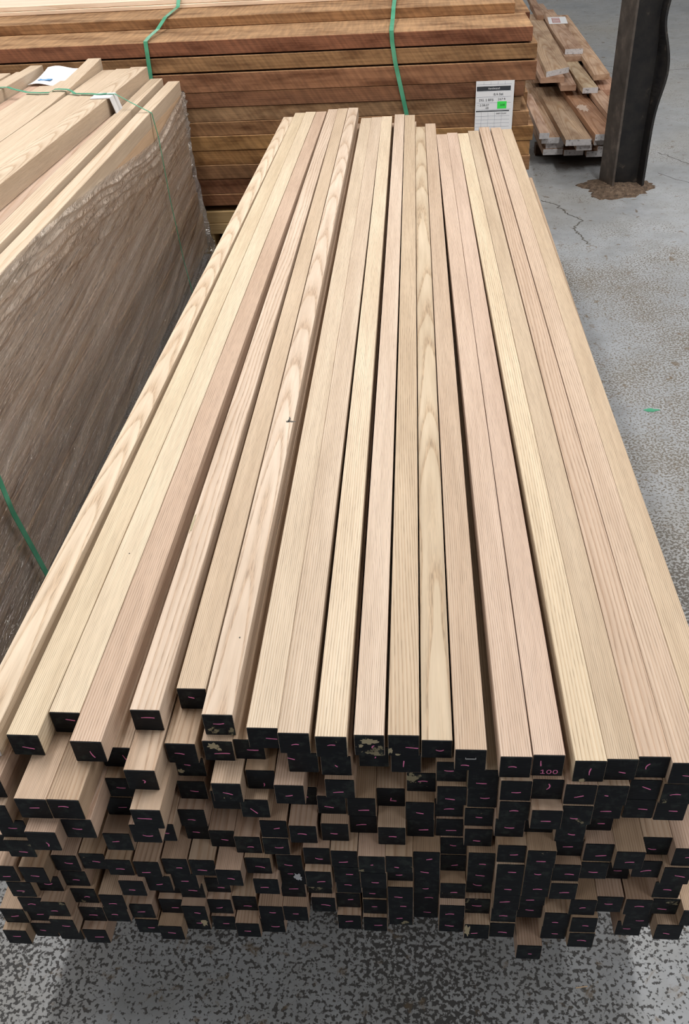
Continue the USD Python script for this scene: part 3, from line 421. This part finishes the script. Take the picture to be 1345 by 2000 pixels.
def sheet(w, h, lift, n=12):
    g = np.linspace(0, 1, n); u, v = np.meshgrid(g, g, indexing='ij'); z = lift * (v ** 2) + .006 * np.sin(u * 5)
    P = np.stack([(u - .5) * w, (v - .5) * h, z], -1).reshape(-1, 3); a = (np.arange(n - 1)[:, None] * n + np.arange(n - 1)[None]).ravel()
    f = np.vstack([np.c_[a, a + n, a + n + 1], np.c_[a, a + n + 1, a + 1]]); k = len(P); e = []
    rim = [i * n for i in range(n)] + [(n - 1) * n + j for j in range(1, n)] + [i * n + n - 1 for i in range(n - 2, -1, -1)] + [j for j in range(n - 2, 0, -1)]
    for p, q in zip(rim, rim[1:] + rim[:1]): e += [(p, q, q + k), (p, q + k, p + k)]
    return fixn(np.vstack([P, P - [0, 0, .0008]]), np.vstack([f, f[:, ::-1] + k, e]))
obj('sheet', sheet(.15, .21, .03), PAPER, o)
obj('blue_print', box(-.05, .012, -.058, -.03, .0082, .0088), BLUEINK, o, 'blue printed block')

# ------------------------------------------------------------------ back stack of rough brown planks along x on a pallet
PL = 'rough brown planks in the back stack'
YB = 4.392
def plank(label, xr, y0, z0, z1, wy, tint, xl=-3.2, m=SAWN, group=PL, name='rough_plank', pith=None, top=None):
    o = thing(name, label, 'plank', (xr, y0 + wy / 2, z0), 90, group)
    v, f = prism(wy, z1 - z0 - .0006, 0, xr - xl, .0025); nseg = 1
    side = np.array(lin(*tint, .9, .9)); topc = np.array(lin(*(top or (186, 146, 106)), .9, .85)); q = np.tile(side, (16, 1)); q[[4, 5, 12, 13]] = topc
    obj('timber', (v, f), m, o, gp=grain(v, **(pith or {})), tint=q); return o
LAY = [(.299, .2415, .55), (.373, .299, .54), (.441, .373, .555), (.509, .441, .55), (.577, .509, .56), (.64, .577, .535), (.705, .64, .495), (.771, .705, .505), (.853, .771, .553), (.924, .860, .55), (.991, .930, .525)]
FT = [(150, 104, 74), (152, 106, 78), (150, 112, 80), (176, 132, 84), (178, 136, 86), (160, 120, 84), (164, 130, 96), (140, 98, 72), (158, 112, 82), (160, 122, 84), (150, 98, 72)]
NAM = ['lowest', 'second lowest', 'third lowest', 'fourth lowest', 'fifth lowest', 'sixth lowest', 'seventh lowest and short', 'eighth lowest', 'ninth lowest', 'blotched, tenth lowest', 'broad topped, eleventh lowest']
for i, ((z1, z0, xr), c, n) in enumerate(zip(LAY, FT, NAM)):
    yj = [0, .004, .0, .003, .0, .004, .006, .002, 0, .002, .002][i]
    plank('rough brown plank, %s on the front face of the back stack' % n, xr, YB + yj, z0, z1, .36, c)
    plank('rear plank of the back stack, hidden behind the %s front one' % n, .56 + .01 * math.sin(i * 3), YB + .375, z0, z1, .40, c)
for i, z0 in ((8, .8525), (9, .9235)):
    for xs in (-2.6, -1.0, .2):
        o = thing('spacer_strip', 'thin spacer strip in the gap above a back plank, %s %s' % ('lower gap' if i == 8 else 'upper gap', {-2.6: 'left', -1.0: 'middle', .2: 'right'}[xs]), 'spacer', (xs, YB + .05, z0), 0, 'spacers in the back stack')
        v, f = prism(.04, .0070 if i == 8 else .0062, 0, .65, .001); obj('strip', (v, f), SAWN, o, gp=grain(v), tint=lin(120, 85, 60))
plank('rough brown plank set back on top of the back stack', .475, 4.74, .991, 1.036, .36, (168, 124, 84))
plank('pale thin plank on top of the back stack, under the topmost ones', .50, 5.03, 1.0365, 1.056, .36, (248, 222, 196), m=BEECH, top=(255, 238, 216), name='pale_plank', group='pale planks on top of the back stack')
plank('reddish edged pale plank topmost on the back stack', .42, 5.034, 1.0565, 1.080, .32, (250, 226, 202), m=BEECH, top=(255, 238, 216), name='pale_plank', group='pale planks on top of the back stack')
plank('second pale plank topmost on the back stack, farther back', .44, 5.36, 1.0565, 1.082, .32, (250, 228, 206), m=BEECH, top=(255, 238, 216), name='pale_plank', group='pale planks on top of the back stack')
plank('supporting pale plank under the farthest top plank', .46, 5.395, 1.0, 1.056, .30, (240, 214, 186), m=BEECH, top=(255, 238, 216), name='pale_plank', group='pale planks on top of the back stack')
for xs in (-2.8, -1.2, .2):
    o = thing('spacer_block', 'rough spacer block under the rear top planks, %s one' % {-2.8: 'left', -1.2: 'middle', .2: 'right'}[xs], 'spacer', (xs, 5.18, .2415), 0, 'rear blocks of the back stack')
    v, f = prism(.09, .7580, 0, .5, .002); obj('block', (v, f), SAWN, o, gp=grain(v), tint=lin(150, 105, 75))
    
PT = lin(196, 160, 96)
o = thing('pallet', 'yellowish pine pallet carrying the back stack of brown planks', 'pallet', (0, YB, 0))
def ppart(name, x0, x1, y0, y1, z0, z1):
    m = box(x0, x1, y0, y1, z0, z1); v = np.asarray(m.vertices); g = v[:, [1, 0, 2]]
    obj(name, m, PINE, o, gp=grain(g), tint=PT)
ppart('top_board', -3.1, .5, -.012, .10, .158, .213); ppart('top_board', -3.1, .5, .30, .42, .158, .213); ppart('top_board', -3.1, .5, .62, .75, .158, .213)
for xx in (-3.0, -2.1, -1.30, -.45, .3): ppart('bearer', xx - .22, xx + .22 if xx > -1.4 else xx + .30, .0, .75, .213, .2412)
ppart('lower_top_board', -3.1, .5, -.02, .12, .105, .155); ppart('lower_top_board', -3.1, .5, .60, .75, .105, .155)
for xx in (-2.9, -2.0, -1.10, -.2, .4): ppart('block', xx - .07, xx + .07, -.015, .12, .033, .105); ppart('block', xx - .07, xx + .07, .60, .75, .033, .105)
ppart('bottom_board', -3.1, .5, -.018, .12, .0, .033); ppart('bottom_board', -3.1, .5, .60, .75, .0, .033)
ppart('rail', -3.1, .5, .3, .42, .0, .158)
o = thing('packing_strap', 'green strap over the back stack at left, bowed out over its edge', 'strap')
obj('band', band(dense([(-1.19, 5.36, 1.084), (-1.19, 5.028, 1.084), (-1.192, 4.99, 1.05), (-1.20, 4.735, 1.042), (-1.212, 4.60, 1.012), (-1.222, 4.46, 1.003), (-1.222, 4.388, .997), (-1.222, 4.386, .955), (-1.226, 4.387, .80), (-1.236, 4.388, .4), (-1.24, 4.37, .26)], 5), (1, 0, 0), .019, .0012), STRAP, o)
o = thing('packing_strap', 'green strap over the back stack at right, ending behind the oak stack', 'strap')
obj('band', band(dense([(-.094, 5.36, 1.084), (-.094, 5.028, 1.084), (-.094, 4.99, 1.05), (-.096, 4.733, 1.041), (-.098, 4.60, 1.012), (-.100, 4.46, 1.002), (-.1, 4.388, .997), (-.097, 4.386, .95), (-.085, 4.387, .87), (-.035, 4.387, .65), (-.01, 4.387, .4), (0, 4.37, .26)], 5), (1, 0, 0), .019, .0012), STRAP, o)
# stock tag
o = thing('stock_tag', 'white printed stock tag with green price sticker on the back stack', 'tag', (.372, YB - .0028, .672), 0)
tg = lambda x0, x1, z0, z1, d=.0002: box(x0 - .0, x1, -.0012 - d, -.0012, z0, z1)
obj('card', box(-.087, .087, -.0012, .0, -.155, .104), PAPER, o)
obj('header_band', tg(-.083, .071, .062, .081), INK, o, 'dark header band')
for zz in (.088, .060, .035, .010, -.020): obj('ruled_line', tg(-.083, .075, zz, zz + .0012), GREYINK, o)
obj('thick_line', tg(-.083, .07, -.028, -.0235), INK, o)
for i in range(6): obj('ruled_line', tg(-.084, .073, -.048 - i * .0155, -.0470 - i * .0155), GREYINK, o)
for i in range(4): obj('ruled_line', tg(-.058 + i * .031, -.0572 + i * .031, -.15, -.03), GREYINK, o)
for xx in (-.052, -.021, .012, .044): obj('ruled_line', tg(xx, xx + .001, .087, .101), GREYINK, o)
obj('green_sticker', tg(.014, .056, -.016, .015, .0004), NEON, o, 'bright green sticker')
def word(s, h, x, z, m, d=.0005, name='lettering', sx=1.):
    t = meshkit.text_mesh(s, h, .0003); t.apply_scale((sx, 1, 1)); v = np.asarray(t.vertices); obj(name, fixn(np.stack([v[:, 0] + x, -.0012 - d + .0003 - v[:, 2], v[:, 1] + z], 1), t.faces), m, o)
word('Hardwood', .008, -.032, .0675, PAPER); word('8/4 Sel', .0095, -.006, .042, INK); word('2XL 1 BFS', .010, -.072, .018, INK); word('267 ft', .009, .015, .0205, INK)
word('- 1.08.07', .0085, -.078, -.003, INK); word('68', .0085, -.04, -.0155, INK); word('108', .0085, .026, -.004, INK, .0008); word('SHEET COUNT', .005, .01, -.0395, INK)

# ------------------------------------------------------------------ heap of offcut boards on the right
HEAP = 'flat offcut boards in the right-hand heap'
def heap_board(label, xc, y0, ztop, w, L, yaw=0., tint=(200, 160, 128), white=True, m=MIXED, t=.0345, smudge=0, skew=0.):
    o = thing('offcut_board', label, 'board', (xc, y0, ztop - t), yaw, HEAP)
    v, f = prism(w, t, .002, L, .0015); v = v.copy()
    if skew: v[:8, 1] += skew * v[:8, 0]
    obj('timber', (v, f), m, o, gp=grain(v, dist=rng.uniform(.05, .12), ang=1.5, tz=.012), tint=lin(*tint, .98, .66))
    if white:
        vy, fy = prism(w, t, 0, .002, .0015, s=.99); vy = vy.copy()
        if skew: vy[:, 1] += skew * vy[:, 0]
        obj('painted_end', (vy, fy), WHITEEND, o, 'white painted end')
    return o
H = heap_board
H('lowest left offcut board of the heap, white end near the floor', .858, 5.689, .10, .122, 1.9, .8, (190, 146, 112))
H('lowest second offcut board of the heap, white end just above the floor', .980, 5.663, .10, .118, 1.9, 0, (186, 142, 110))
H('lowest offcut board behind the steel post', 1.115, 5.62, .10, .13, 2.2, 0, (186, 142, 110)); H('lowest right offcut board of the heap', 1.26, 5.62, .10, .13, 2.2, 0, (186, 142, 110))
H('offcut board second up at the left, with reddish smudge on its white end', .867, 5.701, .135, .11, 1.8, 0, (196, 156, 122))
H('hidden offcut board second up in the middle of the heap', .995, 5.80, .135, .12, 2.2, 0, (190, 150, 118)); H('short white end peeking out beside the steel post, second up', 1.118, 5.487, .1650, .06, 2.2, 0, (200, 158, 128), t=.030)
H('hidden offcut board second up at right of the heap', 1.24, 5.66, .135, .13, 2.2, 0, (190, 150, 118))
H('offcut board third up at the left, brown streaked with white end', .850, 5.683, .17, .137, 1.8, 0, (204, 166, 132))
H('offcut board third up in the middle, white end under the wide board', 1.0135, 5.515, .17, .093, 2.0, 0, (204, 166, 136))
H('hidden offcut board third up at right of the heap', 1.22, 5.66, .17, .13, 2.2, 0, (190, 150, 118))
H('narrow offcut board topmost at the left front of the heap', .792, 5.655, .205, .060, 1.0, .1, (214, 172, 146))
H('wide tan offcut board in the middle of the heap, white end', .973, 5.493, .205, .152, 1.35, 1.1, (192, 158, 124))
H('pinkish offcut board beside the wide tan one, white marked end', 1.100, 5.489, .205, .075, 1.6, 1.0, (216, 172, 142))
H('hidden offcut board fourth up at right of the heap', 1.22, 5.75, .205, .13, 2.2, 0, (190, 150, 118))
o = H('dark brown offcut board with round pale patch, beside the steel post', 1.125, 5.458, .24, .132, 1.15, 2.2, (196, 138, 98))
pm = blob(-.022, .62, .036, .105, 3, 30); tm = trimesh.creation.extrude_polygon(pm, .0006, engine='earcut'); tm.apply_translation((0, 0, .0343)); obj('pale_patch', tm, plain('pale_sapwood', lin(222, 184, 158, .85), .7), o, 'round pale patch')
H('pinkish offcut board right of the dark one, behind the steel post', 1.222, 5.62, .275, .085, .74, 1.5, (212, 168, 138)); H('hidden offcut board under the pinkish one behind the post', 1.25, 5.72, .24, .13, 2.4, 0, (190, 150, 118))
for i, xx in enumerate((.91, 1.04)): H('inner offcut board set back in the heap, %s' % ('left' if i == 0 else 'right'), xx, 6.95, .24, .125, 2.2, 0, (180, 140, 110), False)
for i, xx in enumerate((.91, 1.04, 1.165)): H('inner offcut board fifth up set back in the heap, %s' % ('left', 'middle', 'right')[i], xx, 6.80 if i < 2 else 6.42, .275, .125, 2.2, 0, (180, 140, 110), False)
H('reddish offcut board on the right of the upper heap', 1.300, 6.37, .275, .13, 1.9, 0, (212, 156, 126), False)
H('inner offcut board under the short board of the heap', .92, 6.78, .31, .13, 2.4, 0, (180, 140, 110), False)
H('short offcut board with dark sawn end, lying at the left of the heap', .926, 6.46, .345, .158, .75, 0, (206, 160, 130), False)
H('offcut board with brown unpainted end, left of the yellowish one', 1.024, 6.378, .31, .100, .55, -1.5, (200, 156, 128), False)
H('yellowish offcut board with bright white end in the middle of the heap', 1.153, 6.290, .31, .100, 2.2, .9, (212, 186, 146))
H('offcut board with broad white end under the long orange one', 1.286, 6.73, .31, .108, 1.9, 0, (206, 164, 134))
H('inner long offcut board under the top of the heap', 1.15, 7.10, .345, .125, 2.4, 0, (196, 156, 128), False)
H('long offcut board with orange near end, right edge of the heap', 1.2555, 6.49, .345, .107, 2.35, -1.0, (214, 172, 136), False, skew=.3)
H('long wide offcut board on top at the left of the heap, slanted white end', .965, 6.52, .38, .165, 2.2, -1.2, (204, 168, 132), skew=.75)
H('pinkish tan offcut board on top carrying the red printed sheet', 1.165, 7.17, .38, .130, 1.75, 0, (204, 162, 132))
H('narrow dark offcut board farthest on top of the heap', 1.060, 8.42, .415, .062, 1.2, -1.5, (184, 138, 106), False)
for i, y in enumerate((5.95, 7.3)):
    o = thing('bearer_timber', 'dark bearer under the right-hand heap, %s one' % ('near', 'far')[i], 'timber', (1.34, y, 0), 90, 'bearers under the right-hand heap')
    v, f = prism(.08, .065, 0, .56, .002); obj('beam', (v, f), SAWN, o, gp=grain(v), tint=lin(110, 80, 60))
o = thing('printed_sheet', 'white sheet with red print lying on top of the right-hand heap', 'paper', (1.195, 8.36, .3808), -4)
obj('sheet', box(-.075, .075, -.16, .16, 0, .0012), PAPER, o); obj('red_print', box(-.045, .02, -.12, .11, .0012, .0015), REDINK, o, 'red printed block')
for i in range(4): obj('print_line', box(-.04, .015, -.09 + i * .05, -.075 + i * .05, .0015, .0018), PAPER, o)

# ------------------------------------------------------------------ steel post
o = thing('steel_post', 'black painted steel column with a dented right flange, near the heap', 'column', (1.228, 5.29, 0), 0)
def flange(x0, y0, x1, y1, th, dent=0.):
    d = np.array([x1 - x0, y1 - y0]); L = np.linalg.norm(d); d /= L; n = np.array([-d[1], d[0]]); zs = np.r_[0, np.linspace(.05, 1.4, 60), 4.2]; v = []; f = []
    for z in zs:
        e = dent * math.exp(-((z - .62) / .16) ** 2) ; e2 = dent * .5 * math.exp(-((z - .86) / .10) ** 2)
        for s, q in ((0, -1), (1, -1), (1, 1), (0, 1)):
            p = np.array([x0, y0]) + d * L * s + n * q * th / 2
            v.append((p[0] + (1 - s) * (e - e2), p[1] - (1 - s) * e * .3, z))
    for i in range(len(zs) - 1):
        for j in range(4):
            a, b = 4 * i + j, 4 * i + (j + 1) % 4; f += [(a, b, b + 4), (a, b + 4, a + 4)]
    k = 4 * (len(zs) - 1); f += [(0, 2, 1), (0, 3, 2), (k, k + 1, k + 2), (k, k + 2, k + 3)]
    return fixn(np.array(v), np.array(f))
obj('left_flange', flange(-.082, -.078, -.128, .078, .013), FLANGE, o, 'brownish worn left flange')
obj('right_flange', flange(.088, -.072, .060, .085, .013, .035), POSTM, o, 'dented right flange')
obj('web', flange(-.100, .0, .072, .012, .012), POSTM, o)
def mound():
    n, k = 60, 14; a = np.linspace(0, 2 * math.pi, n, endpoint=False); r = np.random.default_rng(8)
    R = 1 + .16 * np.sin(3 * a + 1) + .10 * np.sin(5 * a) + .06 * np.sin(11 * a + 2) + .03 * r.normal(size=n); v = [(0, 0, .022)]
    for i in range(1, k + 1):
        q = i / k
        for j in range(n): v.append((.205 * R[j] * q * math.cos(a[j]), .185 * R[j] * q * math.sin(a[j]), max(.0, (.014 * (1 - q ** 2.2) + (.010 * (r.random() - .3) if i < k else -.001)))if i < k else -.002))
    f = [(0, 1 + j, 1 + (j + 1) % n) for j in range(n)]
    for i in range(k - 1):
        for j in range(n): p, q = 1 + i * n + j, 1 + i * n + (j + 1) % n; f += [(p, p + n, q + n), (p, q + n, q)]
    return np.array(v), np.array(f)
p = obj('rust_grit', mound(), DIRT, smooth=True); tag(p, 'rusty brown grit heaped around the foot of the black column', 'dirt', None, 'stuff'); UsdGeom.Xformable(p).AddTranslateOp().Set((1.165, 5.225, 0))
# ------------------------------------------------------------------ small things on the floor
m = trimesh.creation.extrude_polygon(blob(0, 0, .03, .012, 41, 14), .0012, engine='earcut'); p = obj('strap_scrap', m, STRAP); tag(p, 'torn green strap scrap lying on the floor at right', 'scrap'); UsdGeom.Xformable(p).AddTranslateOp().Set((.856, 2.775, 0.0))
v, f = prism(.0022, .0016, 0, .022, .0004); p = obj('wood_sliver', (v, f), OAK, gp=grain(v), tint=lin(214, 180, 140)); tag(p, 'pale wood sliver on the floor before the front stack', 'splinter'); xf = UsdGeom.Xformable(p); xf.AddTranslateOp().Set((.298, .748, 0.0)); xf.AddRotateZOp().Set(-80)
